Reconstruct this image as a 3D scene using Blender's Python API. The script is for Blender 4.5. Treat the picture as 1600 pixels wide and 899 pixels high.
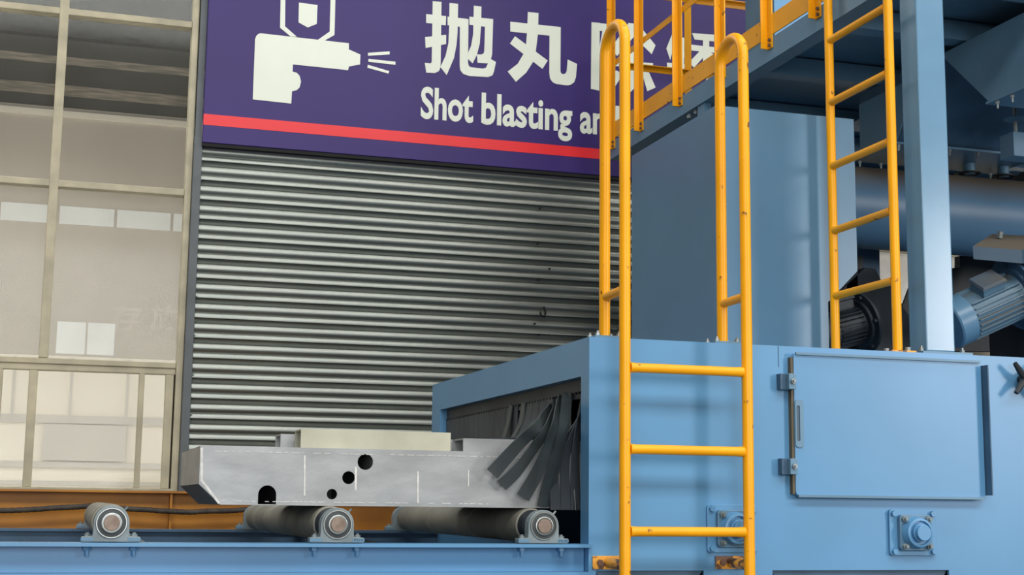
import bpy, bmesh, math, random
from mathutils import Vector, Matrix
random.seed(4)
for o in list(bpy.data.objects): bpy.data.objects.remove(o)
S = bpy.context.scene
C = S.collection

# ------------------------------------------------------------------ camera
YAW, PITCH, ROLL, FPX = .2985, .1504, .01177, 2228.2
EYE = Vector((0, 0, 1.2))
FW = Vector((math.sin(YAW)*math.cos(PITCH), math.cos(YAW)*math.cos(PITCH), math.sin(PITCH)))
R0 = Vector((math.cos(YAW), -math.sin(YAW), 0)); U0 = R0.cross(FW)
RT = R0*math.cos(ROLL) + U0*math.sin(ROLL); UP = -R0*math.sin(ROLL) + U0*math.cos(ROLL)
cam = bpy.data.cameras.new('camera'); co = bpy.data.objects.new('camera', cam); C.objects.link(co)
cam.sensor_width = 36; cam.lens = FPX/1600*36; cam.clip_start = .05; cam.clip_end = 300
M = Matrix((RT, UP, -FW)).transposed().to_4x4(); M.translation = EYE; co.matrix_world = M
S.camera = co

# ------------------------------------------------------------------ world, light, exposure
S.view_settings.view_transform = 'Standard'; S.view_settings.look = 'None'
S.view_settings.gamma = 1; S.view_settings.use_curve_mapping = False
S.view_settings.exposure = 0.0
w = bpy.data.worlds.new('world'); S.world = w; w.use_nodes = True
w.node_tree.nodes['Background'].inputs[0].default_value = (.93, .97, 1, 1)
w.node_tree.nodes['Background'].inputs[1].default_value = 4.0

def area(name, loc, target, sx, sy, power, col=(1, 1, 1)):
    l = bpy.data.lights.new(name, 'AREA'); l.shape = 'RECTANGLE'; l.size = sx; l.size_y = sy
    l.energy = power; l.color = col
    o = bpy.data.objects.new(name, l); C.objects.link(o); o.location = loc
    o.rotation_euler = (Vector(target)-Vector(loc)).to_track_quat('-Z', 'Y').to_euler()
    return o
area('roof_light_near', (3.5, -3.0, 8.7), (3.5, 1.5, 0), 16, 2.6, 1350, (1, .99, .95))
area('roof_light_far', (3.5, 3.2, 8.8), (3.5, 3.8, 0), 16, 1.6, 420, (1, .99, .95))
area('doorway_light_right', (9.5, -3.6, 3.0), (2.0, 4.6, 1.5), 1.3, 2.6, 330, (1, .98, .95))
area('gate_light_behind', (-1, -9.5, 3.2), (1.5, 6, 1.6), 8, 5, 760, (.97, .99, 1))

# ------------------------------------------------------------------ materials
def lin(c): return tuple(((v/255)/12.92 if v/255 <= .04045 else ((v/255+.055)/1.055)**2.4) for v in c)
def mat(name, rgb, rough=.5, metal=0, var=.08, scale=6, rgb2=None, bump=0, bscale=60, spec=.5, stretch=(1, 1, 1), coat=0, wear=None, wear_lo=.66):
    m = bpy.data.materials.new(name); m.use_nodes = True; nt = m.node_tree; N = nt.nodes; L = nt.links
    b = N['Principled BSDF']; b.inputs['Roughness'].default_value = rough; b.inputs['Metallic'].default_value = metal
    b.inputs['Specular IOR Level'].default_value = spec; b.inputs['Coat Weight'].default_value = coat
    b.inputs['Coat Roughness'].default_value = .12
    tc = N.new('ShaderNodeTexCoord'); mp = N.new('ShaderNodeMapping'); mp.inputs['Scale'].default_value = stretch
    L.new(tc.outputs['Object'], mp.inputs[0])
    n = N.new('ShaderNodeTexNoise'); n.inputs['Scale'].default_value = scale; n.inputs['Detail'].default_value = 5
    L.new(mp.outputs[0], n.inputs['Vector'])
    c = lin(rgb); c2 = lin(rgb2) if rgb2 else tuple(v*(1-var*2) for v in c); c1 = c if rgb2 else tuple(min(1, v*(1+var)) for v in c)
    r = N.new('ShaderNodeValToRGB'); r.color_ramp.elements[0].position = .35; r.color_ramp.elements[1].position = .68
    r.color_ramp.elements[0].color = (*c2, 1); r.color_ramp.elements[1].color = (*c1, 1)
    L.new(n.outputs['Fac'], r.inputs[0]); last = r.outputs[0]
    if wear:
        n2 = N.new('ShaderNodeTexNoise'); n2.inputs['Scale'].default_value = 26; n2.inputs['Detail'].default_value = 7
        L.new(tc.outputs['Object'], n2.inputs['Vector'])
        r2 = N.new('ShaderNodeValToRGB'); r2.color_ramp.elements[0].position = wear_lo; r2.color_ramp.elements[1].position = wear_lo+.05
        L.new(n2.outputs['Fac'], r2.inputs[0])
        mx = N.new('ShaderNodeMix'); mx.data_type = 'RGBA'; L.new(r2.outputs[0], mx.inputs[0]); L.new(last, mx.inputs[6])
        mx.inputs[7].default_value = (*lin(wear), 1); last = mx.outputs[2]
    L.new(last, b.inputs['Base Color'])
    if bump:
        n3 = N.new('ShaderNodeTexNoise'); n3.inputs['Scale'].default_value = bscale; L.new(tc.outputs['Object'], n3.inputs['Vector'])
        bp = N.new('ShaderNodeBump'); bp.inputs['Strength'].default_value = bump; bp.inputs['Distance'].default_value = .01
        L.new(n3.outputs['Fac'], bp.inputs['Height']); L.new(bp.outputs[0], b.inputs['Normal'])
    return m
M_BLUE = mat('machine_blue_paint', (93, 147, 190), .36, var=.035, scale=2.2, bump=.03, bscale=9)
M_COLP = mat('glossy_column_paint', (102, 142, 172), .22, var=.03)
M_BLUEB = mat('duct_box_paint', (88, 126, 154), .3, var=.04, scale=2)
M_BLUE2 = mat('platform_blue_paint', (96, 134, 160), .42, var=.05, scale=3)
M_BLUED = mat('shaded_blue_paint', (62, 92, 118), .55, var=.14, scale=5)  # blue darkened for shaded recesses, the rear rail and side-facing strips
M_DARK = mat('dark_cast_steel', (34, 42, 50), .55, var=.2, scale=8)
M_DUSTY = mat('dusty_blue_steel', (70, 92, 112), .5, rgb2=(96, 92, 84), scale=3)
M_YEL = mat('yellow_safety_paint', (252, 172, 6), .36, var=.05, scale=4, wear=(120, 76, 34), wear_lo=.665, spec=.4)
M_YELW = mat('worn_yellow_paint', (236, 166, 60), .45, var=.05, wear=(110, 78, 58), wear_lo=.5)
M_RUST = mat('rusty_bolt_steel', (120, 92, 78), .6, metal=.4, var=.2, scale=30)
M_ZINC = mat('zinc_bolt', (150, 158, 160), .4, metal=.6, var=.1, scale=40)
M_ORNG = mat('orange_beam_paint', (186, 122, 6), .5, scale=3, rgb2=(158, 96, 4))
M_STEEL = mat('bare_plate_steel', (168, 170, 171), .48, metal=.4, rgb2=(146, 148, 149), scale=5, stretch=(1, 1, 3), bump=.05, bscale=90)
M_STEELC = mat('primed_steel', (190, 188, 168), .5, metal=.2, rgb2=(164, 162, 144), scale=5)
M_WELD = mat('chalk_and_weld_mark', (214, 212, 208), .6, var=.1, scale=50)
M_RUBR = mat('grey_rubber_sleeve', (156, 152, 138), .6, rgb2=(120, 118, 108), scale=5)
M_RUBB = mat('black_rubber_strip', (66, 74, 76), .42, rgb2=(50, 57, 60), scale=5)
M_CURT = mat('black_rubber_sheet', (70, 77, 84), .6, rgb2=(52, 58, 64), scale=4)
M_SEAL = mat('dark_bearing_seal', (60, 66, 68), .5)
M_GASK = mat('brown_door_gasket', (96, 88, 70), .7)
M_SHAFT = mat('shaft_end', (148, 132, 120), .5, metal=.4, rgb2=(122, 104, 92), scale=30)
M_RING = mat('bearing_ring', (168, 172, 170), .35, metal=.85, var=.1)
M_CASTB = mat('bearing_casting', (126, 138, 142), .5, var=.12, scale=14)
M_GALV = mat('galvanised_slat', (150, 154, 148), .38, metal=.88, rgb2=(137, 141, 136), scale=1.6, stretch=(1, 1, 8), bump=.02, bscale=12)
M_GUIDE = mat('dark_grey_guide', (92, 98, 102), .5, var=.08)
M_ALU = mat('beige_window_frame', (196, 186, 158), .5, rgb2=(168, 160, 136), scale=7)
M_PURP = mat('purple_sign_sheet', (58, 40, 112), .42, var=.04, scale=1.5, spec=.3)
M_WHITE = mat('white_sign_print', (232, 238, 224), .4, var=.01)
M_RED = mat('red_sign_print', (240, 34, 44), .4, var=.01)
M_WALL = mat('cream_hall_wall', (196, 186, 168), .8, var=.06, scale=2)
M_FLOOR = mat('concrete_floor', (72, 72, 70), .6, var=.12, scale=1.5)
M_ROOF = mat('dark_roof_sheet', (92, 94, 92), .7, var=.1, scale=2)
M_HOSE = mat('black_ribbed_hose', (46, 42, 40), .7, rgb2=(76, 68, 60), scale=22)
M_REFWALL = mat('pale_reflected_wall', (206, 196, 184), .85, var=.04, scale=.5)  # hall wall as reflected in the panes, built as a solid wall
M_FAC2 = mat('cream_facade', (255, 244, 228), .85, var=.03, scale=.7)
M_FGREY = mat('grey_facade_band', (216, 208, 198), .8, var=.04, scale=1)
M_WPANE = mat('pale_window_pane', (252, 254, 255), .3, var=.02)
M_REFROOF = mat('dark_reflected_roof', (36, 40, 38), .8, var=.1, scale=.6)  # dark hall roof as mirrored in the upper panes, put into solid sheets
M_SKYMASK = mat('black_sky_mask', (22, 25, 23), .9, var=.1, scale=.6, spec=.05)  # hides the sky where the panes mirror the dark roof
M_YARD = mat('yard_concrete', (200, 196, 188), .9, var=.05, scale=.4)
M_BLACK = mat('black_opening', (16, 18, 20), .8, var=.1)
M_FOIL = mat('crumpled_reflected_skylight', (150, 140, 128), .4, rgb2=(60, 58, 54), scale=5, stretch=(1, 3, 3))  # skylight strips of the hall roof as mirrored in the glass

def dusty(name, rgb, dust=(104, 94, 82), rough=.4, lo=.15, hi=.75):
    m = mat(name, rgb, rough, var=.06, scale=3); nt = m.node_tree; N = nt.nodes; L = nt.links; b = N['Principled BSDF']
    src = b.inputs['Base Color'].links[0].from_socket
    g = N.new('ShaderNodeNewGeometry'); sp = N.new('ShaderNodeSeparateXYZ'); L.new(g.outputs['Normal'], sp.inputs[0])
    mr = N.new('ShaderNodeMapRange'); mr.inputs[1].default_value = lo; mr.inputs[2].default_value = hi; L.new(sp.outputs['Z'], mr.inputs[0])
    mx = N.new('ShaderNodeMix'); mx.data_type = 'RGBA'; L.new(mr.outputs[0], mx.inputs[0]); L.new(src, mx.inputs[6]); mx.inputs[7].default_value = (*lin(dust), 1)
    L.new(mx.outputs[2], b.inputs['Base Color'])
    m2 = N.new('ShaderNodeMapRange'); m2.inputs[1].default_value = lo; m2.inputs[2].default_value = hi; m2.inputs[3].default_value = rough; m2.inputs[4].default_value = .9
    L.new(sp.outputs['Z'], m2.inputs[0]); L.new(m2.outputs[0], b.inputs['Roughness']); return m
M_DUCT = dusty('dusty_duct_paint', (84, 120, 150), rough=.42)
M_SLAB = dusty('dusty_slab_paint', (60, 84, 104), dust=(104, 96, 84), rough=.5, lo=.3, hi=.8)
M_MOTOR = dusty('dusty_motor_paint', (88, 118, 138), dust=(112, 104, 92), rough=.4, lo=.55, hi=.9)
def glass(name, haze, col, rough=.08):
    m = bpy.data.materials.new(name); m.use_nodes = True; nt = m.node_tree; N = nt.nodes; L = nt.links
    for n in list(N): N.remove(n)
    out = N.new('ShaderNodeOutputMaterial'); tr = N.new('ShaderNodeBsdfTransparent'); tr.inputs[0].default_value = (.96, .97, .96, 1)
    df = N.new('ShaderNodeBsdfDiffuse'); df.inputs[0].default_value = (*lin(col), 1)
    tl = N.new('ShaderNodeBsdfTranslucent'); tl.inputs[0].default_value = (*lin(col), 1)
    gl = N.new('ShaderNodeBsdfGlossy'); gl.inputs['Roughness'].default_value = rough
    a = N.new('ShaderNodeMixShader'); a.inputs[0].default_value = .5; L.new(df.outputs[0], a.inputs[1]); L.new(tl.outputs[0], a.inputs[2])
    tc = N.new('ShaderNodeTexCoord'); no = N.new('ShaderNodeTexNoise'); no.inputs['Scale'].default_value = 5; no.inputs['Detail'].default_value = 6
    L.new(tc.outputs['Object'], no.inputs['Vector'])
    mr = N.new('ShaderNodeMapRange'); mr.inputs[1].default_value = .3; mr.inputs[2].default_value = .8
    mr.inputs[3].default_value = haze*.8; mr.inputs[4].default_value = haze*1.3; L.new(no.outputs['Fac'], mr.inputs[0])
    b = N.new('ShaderNodeMixShader'); L.new(mr.outputs[0], b.inputs[0]); L.new(tr.outputs[0], b.inputs[1]); L.new(a.outputs[0], b.inputs[2])
    c = N.new('ShaderNodeMixShader'); c.inputs[0].default_value = .012; L.new(b.outputs[0], c.inputs[1]); L.new(gl.outputs[0], c.inputs[2])
    L.new(c.outputs[0], out.inputs[0]); return m
M_GDIRT = glass('dusty_glass', .13, (205, 200, 190))
M_GUP = glass('thin_dust_glass', .03, (205, 200, 190))
M_FROST = glass('frosted_white_glass', .72, (245, 245, 245))
M_GCLR = glass('clear_glass', .05, (230, 228, 220))

# ------------------------------------------------------------------ helpers
def bm_(): return bmesh.new()
def box(bm, x0, x1, y0, y1, z0, z1):
    v = [bm.verts.new(p) for p in ((x0, y0, z0), (x1, y0, z0), (x1, y1, z0), (x0, y1, z0), (x0, y0, z1), (x1, y0, z1), (x1, y1, z1), (x0, y1, z1))]
    for f in ((0, 3, 2, 1), (4, 5, 6, 7), (0, 1, 5, 4), (1, 2, 6, 5), (2, 3, 7, 6), (3, 0, 4, 7)): bm.faces.new([v[i] for i in f])
    return bm
def prism(bm, pts, axis, a, b):
    """polygon pts extruded along axis from a to b; pts are the two other coordinates in order"""
    def P(p, t):
        return {'x': (t, p[0], p[1]), 'y': (p[0], t, p[1]), 'z': (p[0], p[1], t)}[axis]
    A = [bm.verts.new(P(p, a)) for p in pts]; B = [bm.verts.new(P(p, b)) for p in pts]
    n = len(pts)
    bm.faces.new(A); bm.faces.new(B[::-1])
    for i in range(n): bm.faces.new((A[i], B[i], B[(i+1) % n], A[(i+1) % n]))
    return bm
def ringpts(c, u, v, r, n): return [c+u*(r*math.cos(2*math.pi*k/n))+v*(r*math.sin(2*math.pi*k/n)) for k in range(n)]
def tube(bm, path, r, n=14, cap=True, squash=None):
    path = [Vector(p) for p in path]; prev = None; rings = []
    for i, p in enumerate(path):
        d = (path[min(i+1, len(path)-1)]-path[max(i-1, 0)]).normalized()
        if prev is None:
            u = d.orthogonal().normalized() if abs(d.x) < .9 else Vector((0, 0, 1))
            u = (u-d*u.dot(d)).normalized()
        else: u = (prev-d*prev.dot(d)).normalized()
        prev = u; v = d.cross(u)
        rr = r[i] if isinstance(r, (list, tuple)) else r
        rings.append([bm.verts.new(q) for q in ringpts(p, u, v, rr, n)])
    for A, B in zip(rings, rings[1:]):
        for k in range(n):
            f = bm.faces.new((A[k], A[(k+1) % n], B[(k+1) % n], B[k])); f.smooth = True
    if cap: bm.faces.new(rings[0][::-1]); bm.faces.new(rings[-1])
    return bm
def cyl(bm, p0, p1, r, n=24, r2=None): return tube(bm, [p0, p1], [r, r if r2 is None else r2], n)
def lathe(bm, origin, axis, prof, n=32):
    """prof: (distance along axis, radius)"""
    o = Vector(origin); a = Vector(axis).normalized(); u = a.orthogonal().normalized(); v = a.cross(u)
    rings = [[bm.verts.new(q) for q in ringpts(o+a*t, u, v, max(r, 1e-4), n)] for t, r in prof]
    for A, B in zip(rings, rings[1:]):
        for k in range(n):
            f = bm.faces.new((A[k], A[(k+1) % n], B[(k+1) % n], B[k])); f.smooth = True
    bm.faces.new(rings[0][::-1]); bm.faces.new(rings[-1]); return bm
def hexb(bm, p, d, r, h):
    p = Vector(p); d = Vector(d).normalized(); return tube(bm, [p, p+d*h], r, 6)
def obj(name, bm, m, parent=None, bevel=0, smooth_angle=None, kind=None, label=None):
    me = bpy.data.meshes.new(name)
    bmesh.ops.recalc_face_normals(bm, faces=bm.faces[:])
    if bevel:
        ed = [e for e in bm.edges if len(e.link_faces) == 2 and e.calc_face_angle(0) > .6]
        bmesh.ops.bevel(bm, geom=ed, offset=bevel, segments=2, profile=.5, affect='EDGES')
    bm.to_mesh(me); bm.free(); me.materials.append(m)
    if any(p.use_smooth for p in me.polygons):
        try: me.set_sharp_from_angle(angle=.7)
        except Exception: pass
    o = bpy.data.objects.new(name, me); C.objects.link(o)
    if parent: o.parent = parent; o.matrix_parent_inverse = parent_world(parent).inverted()
    if kind: o['kind'] = kind
    if label: o['label'] = label
    return o
def parent_world(p):
    m = Matrix.Translation(p.location)
    return m if not p.parent else parent_world(p.parent) @ m if False else m
def B(name, m, b, parent=None, bevel=0, **k): return obj(name, box(bm_(), *b), m, parent, bevel, **k)
def thing(name, label, cat, loc=(0, 0, 0), group=None):
    o = bpy.data.objects.new(name, None); C.objects.link(o); o.location = loc; o.empty_display_size = .1
    o['label'] = label; o['category'] = cat
    if group: o['group'] = group
    return o
def tag(o, label, cat, group=None):
    o['label'] = label; o['category'] = cat
    if group: o['group'] = group
    return o
def copy_tree(o, delta, parent=None):
    c = o.copy(); C.objects.link(c)
    if parent: c.parent = parent; 
    else: c.location = o.location+Vector(delta)
    for ch in list(o.children): copy_tree(ch, delta, c)
    return c
def bolt(name, p, d, r, h, m, parent, stud=0, sr=None):
    bm = hexb(bm_(), p, d, r, h)
    if stud: q = Vector(p)+Vector(d)*(h-.001); cyl(bm, q, q+Vector(d)*(stud+.001), sr or r*.55, 8)
    return obj(name, bm, m, parent)
def onY(x, y, Y):
    """point on the vertical plane at depth Y seen in the photograph at (x, y)"""
    d = FW+RT*((x-800)/FPX)-UP*((y-449.5)/FPX); return EYE+d*(Y/d.y)
def onX(x, y, X):
    d = FW+RT*((x-800)/FPX)-UP*((y-449.5)/FPX); return EYE+d*(X/d.x)
def xz(pts, Y): return [(onY(x, y, Y).x, onY(x, y, Y).z) for x, y in pts]

# front plate with holes (grid of quads cut by boolean-free polygon ring faces)
def plate_with_holes(bm, outline, holes, y0, y1):
    import mathutils
    vs = []; edges = []
    def add(loop):
        s = len(vs); vs.extend(loop); edges.extend([(s+i, s+(i+1) % len(loop)) for i in range(len(loop))]); return s
    add(outline)
    for h in holes: add(h)
    res = mathutils.geometry.delaunay_2d_cdt([Vector(v) for v in vs], edges, [], 0, 1e-6)
    def inside(p, poly):
        c = False; n = len(poly)
        for i in range(n):
            (xa, ya), (xb, yb) = poly[i], poly[(i+1) % n]
            if (ya > p[1]) != (yb > p[1]) and p[0] < (xb-xa)*(p[1]-ya)/(yb-ya)+xa: c = not c
        return c
    V, F = res[0], res[2]
    A = [bm.verts.new((v.x, y0, v.y)) for v in V]; Bv = [bm.verts.new((v.x, y1, v.y)) for v in V]
    keep = []
    for f in F:
        c = (sum(V[i].x for i in f)/len(f), sum(V[i].y for i in f)/len(f))
        if inside(c, outline) and not any(inside(c, h) for h in holes): keep.append(f)
    cnt = {}
    for f in keep:
        bm.faces.new([A[i] for i in f]); bm.faces.new([Bv[i] for i in f][::-1])
        for k in range(len(f)):
            e = (f[k], f[(k+1) % len(f)]); cnt.setdefault(tuple(sorted(e)), []).append(e)
    for k, e in cnt.items():
        if len(e) == 1: a, b = e[0]; bm.faces.new((A[b], A[a], Bv[a], Bv[b]))
    for v in [v for v in bm.verts if not v.link_faces]: bm.verts.remove(v)
    return bm
ZP = 3.255         # underside of the platform
D = 4.63           # front face of the blasting machine
XP = 1.708         # its end face with the curtain opening
ZT = 1.777         # its top
W = 8.6            # hall wall
# ------------------------------------------------------------------ setting
B('floor', M_FLOOR, (-14, 16, -12, 8.6, -.1, 0), kind='structure')
B('ceiling', M_ROOF, (-14, 16, -12, 8.9, 9.0, 9.15), kind='structure')
B('wall_left', M_WALL, (-14.2, -14, -12, 8.9, -.1, 9.1), kind='structure')
B('wall_right', M_WALL, (16, 16.2, -12, 8.9, -.1, 9.1), kind='structure')
B('wall_front', M_WALL, (-14, 16, -12.2, -12, -.1, 9.1), kind='structure')
wb = bm_()
WI2 = (4.95, 6.9, 2.3, 3.0)
for b in ((.68, 16, W, W+.2, 5.35, 9.0), (-14, .68, W, W+.2, 7.6, 9.0), (-14, -3.2, W, W+.2, 0, 7.6),
          (-3.2, .60, W, W+.2, 0, 1.20), (4.2, WI2[0], W, W+.2, 0, 5.35), (WI2[1], 16, W, W+.2, 0, 5.35),
          (WI2[0], WI2[1], W, W+.2, 0, WI2[2]), (WI2[0], WI2[1], W, W+.2, WI2[3], 5.35)): box(wb, *b)
obj('wall_back', wb, M_WALL, kind='structure')

# window_1: the tall glazed bay at the left
win = bpy.data.objects.new('window_1', None); C.objects.link(win); win.location = (-.5, W, 1.2); win['kind'] = 'structure'
yf = W-.03
def fr(name, x0, x1, z0, z1, y0=yf, y1=W+.05, m=M_ALU): return B(name, m, (x0, x1, y0, y1, z0, z1), win, .004)
fr('jamb', .577, .617, 1.2, 7.6, yf-.006, W+.056)
for x in (-.168, -.93, -1.69, -2.45, -3.18): fr('mullion', x-.026, x+.026, 1.9955, 7.6, yf-.004, W+.054)
for z in (3.02, 4.066, 5.11, 6.15, 7.2): fr('rail', -3.2, .577, z-.02, z+.02)
fr('transom', -3.2, .5765, 1.962, 1.995); fr('transom', -3.2, .577, 1.925, 1.965, yf+.012)
fr('sill', -3.2, .60, 1.20, 1.262, yf-.02)
for i, x in enumerate((-.40, -.215, .386, .545)):
    wd = (.02, .024, .016, .024)[i]
    fr('sash_stile', x-wd, x+wd, 1.262, 1.925, yf+(.0, .014, .0, .014)[i], W+.02)
for x in (-1.0, -1.55, -2.2, -2.8): fr('sash_stile', x-.02, x+.02, 1.262, 1.925)
B('dark_gap_strip', M_BLACK, (.569, .577, yf+.03, W+.02, 1.262, 1.925), win)  # black strip painting the dark gap beside the jamb
zs = [1.995, 3.0, 3.04, 4.046, 4.086, 5.09, 5.13, 6.13, 6.17, 7.18]
xs = [-3.15, -2.476, -2.424, -1.716, -1.664, -.956, -.904, -.194, -.142, .577]
for i in range(0, 10, 2):
    for j in range(0, 10, 2):
        B('pane', M_GDIRT if i == 0 else M_GUP, (xs[j], xs[j+1], W+.010, W+.014, zs[i], zs[i+1]), win)
for a, b in ((-3.2, -2.82), (-2.78, -2.22), (-2.18, -1.57), (-1.53, -1.02), (-.98, -.42), (-.38, -.24), (-.19, .37), (.402, .521)):
    B('sash_pane', M_GCLR, (a, b, W+.004, W+.008, 1.262, 1.925), win)
for p, r in (((79, 338), .006), ((73, 478), .006)):
    q = onY(p[0], p[1], yf)
    obj('screw', cyl(bm_(), (q.x, yf-.003, q.z), (q.x, yf+.002, q.z), r, 8), M_RUST, win)

# window_2: far window seen through the gap beneath the round duct
win2 = bpy.data.objects.new('window_2', None); C.objects.link(win2); win2.location = (5.9, W, 2.3); win2['kind'] = 'structure'
x0, x1, z0, z1 = WI2
for n, b in (('frame', (x0, x1, W, W+.06, z0, z0+.03)), ('frame', (x0, x1, W, W+.06, z1-.03, z1)), ('frame', (x0, x0+.03, W, W+.06, z0+.03, z1-.03)),
             ('frame', (x1-.03, x1, W, W+.06, z0+.03, z1-.03)), ('mullion', (5.85, 5.89, W, W+.06, z0+.03, z1-.03))): B(n, M_ALU, b, win2)
B('pane', M_FROST, (x0+.03, 5.85, W+.02, W+.024, z0+.03, z1-.03), win2)
B('pane', M_FROST, (5.89, x1-.03, W+.02, W+.024, z0+.03, z1-.03), win2)

# door_1: roller shutter
sh = bpy.data.objects.new('door_1', None); C.objects.link(sh); sh.location = (2.4, W, 0); sh['kind'] = 'structure'
prof = ((0, -.018), (.02, .004), (.05, .0095), (.09, .0117), (.13, .0135), (.18, .0151), (.24, .0162), (.30, .0158), (.36, .0134), (.42, .0098), (.49, .0050), (.51, .0090), (.53, .0140), (.57, .0162), (.61, .0180), (.66, .0195), (.72, .0205), (.76, .0200), (.78, .017), (.785, 0), (.79, -.004), (.9, -.011), (1, -.018))
PT = .1193
bm = bm_(); n = len(prof)
rows = []
for X in (.66, 4.2):
    rows.append([bm.verts.new((X, -p*1.0, -t*PT)) for t, p in prof])
for i in range(n-1):
    f = bm.faces.new((rows[0][i], rows[0][i+1], rows[1][i+1], rows[1][i])); f.smooth = True
back = [[bm.verts.new((X, .006-p, -t*PT)) for t, p in prof] for X in (.66, 4.2)]
for i in range(n-1):
    bm.faces.new((back[0][i], back[1][i], back[1][i+1], back[0][i+1]))
slat0 = None
ztop = 3.285+.255*PT
for k in range(28):
    if slat0 is None:
        slat0 = obj('slat', bm, M_GALV, sh); s = slat0
    else:
        s = slat0.copy(); C.objects.link(s)
    s.matrix_parent_inverse = Matrix.Identity(4)
    s.location = Vector((0, W-.02+.0, ztop-k*PT))-sh.location*1.0
    s.location = (-2.4+random.uniform(-.004, .002), -.02, ztop-k*PT)
B('guide', M_GUIDE, (.618, .668, W-.075, W+.05, 0, 3.36), sh, .003)
B('guide_post', M_GUIDE, (.622, .662, W-.06, W+.02, 3.36, 7.6), sh, .003)
B('guide', M_GUIDE, (4.2, 4.26, W-.08, W+.05, 0, 3.36), sh, .003)
B('lintel', M_BLACK, (.668, 4.2, W-.03, W+.05, 3.31, 3.36), sh)
bm = bm_()
for (px, py) in ((847, 487),):
    q = onY(px, py, W-.05)
    tube(bm, [(q.x+.015, W-.045, q.z+.03), (q.x+.017, W-.07, q.z-.01), (q.x+.005, W-.085, q.z-.035), (q.x-.012, W-.075, q.z-.03), (q.x-.016, W-.06, q.z-.005)], .006, 8)
obj('latch_hook', bm, M_BLACK, sh)
for px, py in ((313, 281), (309, 342), (306, 403), (304, 464), (301, 525), (299, 586), (296, 648)):
    q = onY(px, py, W-.04)
    obj('slat_clip', tube(bm_(), [(q.x-.004, W-.05, q.z), (q.x+.016, W-.052, q.z+.004)], [.011, .003], 6), M_ZINC, sh)
for px, py in ((845, 325), (841, 381), (859, 420), (842, 437), (836, 506), (843, 523)):
    q = onY(px, py, W-.05); obj('slat_screw', cyl(bm_(), (q.x, W-.052, q.z), (q.x, W-.03, q.z), .006, 8), M_BLACK, sh)

# ------------------------------------------------------------------ sign
YS = W-.10
sign = thing('sign_board', 'purple sign board with white gun symbol and white lettering over the roller shutter', 'sign', (2.3, YS, 3.3))
sx0 = onY(316, 222, YS).x
zb = onY(316, 222, YS).z
B('sign_panel', M_PURP, (sx0, 4.4, YS, YS+.03, zb, 5.3), sign, .003)
B('bottom_trim', M_BLACK, (sx0, 4.4, YS+.006, YS+.05, zb-.022, zb-.001), sign)
zr0 = (onY(317, 195, YS).z+onY(930, 248, YS).z)/2; zr1 = (onY(317, 177, YS).z+onY(930, 233, YS).z)/2
B('red_stripe', M_RED, (sx0+.001, 4.4, YS-.002, YS-.0002, zr0, zr1), sign, label='red stripe along the lower edge')
def glyph(name, polys, conv, label=None):
    bm = bm_()
    for i, pl in enumerate(polys): plate_with_holes(bm, xz([conv(*p) for p in pl], YS), [], YS-.0030-.00015*i, YS-.0002)
    return obj(name, bm, M_WHITE, sign, label=label)
c3 = lambda x, y: (300+x/3.3306, y/3.3306)
def arc(cx, cy, r, a0, a1, n=8, ry=None): return [(cx+r*math.cos(math.radians(a0+(a1-a0)*k/n)), cy+(ry or r)*math.sin(math.radians(a0+(a1-a0)*k/n))) for k in range(n+1)]
glyph('spray_gun_symbol', [[(328, 205), (334, 188), (345, 177), (358, 174), (816, 226), (816, 258), (876, 285), (874, 336), (816, 347), (812, 366), (525, 336), (523, 373), (545, 380), (560, 396), (567, 425), (560, 455), (545, 470), (520, 476), (516, 540), (316, 518)]], c3)
glyph('hopper_symbol', [[(462, -60), (486, -60), (484, 138), (545, 192), (512, 190), (458, 145)], [(722, -60), (747, -60), (741, 183), (690, 212), (655, 208), (716, 165)], [(462, -75), (747, -60), (747, -40), (462, -55)]], c3)
glyph('arrow_symbol', [[(556, 14), (653, 27), (649, 125), (602, 144), (554, 117)]], c3)
for pl in [[(915, 276), (1028, 268), (1028, 284), (916, 291)], [(918, 307), (1058, 322), (1058, 338), (917, 322)], [(915, 338), (1026, 371), (1022, 384), (912, 353)]]: glyph('spray_line', [pl], c3)
c5 = lambda x, y: (640+x/5.714, y/5.714)
glyph('chinese_character', [
    [(205, 12), (284, 18), (276, 600), (262, 635), (225, 654), (148, 650), (135, 562), (185, 568), (197, 555)],
    [(147, 127), (325, 145), (322, 227), (147, 205)], [(137, 333), (325, 312), (325, 395), (142, 430)],
    [(355, 28), (432, 36), (427, 290), (418, 400), (395, 520), (330, 672), (274, 600), (320, 500), (345, 390), (352, 250)],
    [(338, 150), (525, 172), (520, 560), (528, 590), (545, 602), (655, 614), (682, 605), (695, 575), (697, 555), (722, 528), (770, 555), (752, 640), (738, 675), (700, 690), (530, 680), (478, 662), (452, 630), (446, 590), (448, 240), (338, 226)],
    [(533, 150), (745, 172), (735, 490), (722, 540), (690, 568), (605, 562), (600, 487), (640, 488), (658, 480), (665, 460), (672, 240), (533, 222)],
    [(572, 52), (640, 60), (637, 230), (625, 390), (600, 490), (562, 567), (520, 528), (523, 468), (548, 410), (566, 310)]], c5)
glyph('chinese_character', [
    [(1055, 108), (1150, 118), (1145, 300), (1127, 450), (1098, 560), (1040, 650), (948, 732), (875, 640), (965, 570), (1017, 480), (1040, 390), (1048, 280)],
    [(898, 195), (1348, 243), (1345, 635), (1352, 656), (1370, 664), (1390, 658), (1402, 635), (1410, 533), (1494, 572), (1484, 690), (1468, 735), (1440, 757), (1410, 764), (1310, 752), (1275, 735), (1252, 700), (1246, 650), (1248, 320), (898, 283)],
    [(940, 325), (1232, 542), (1185, 617), (895, 390)]], c5)
ci = lambda x, y: (x, y)
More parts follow.
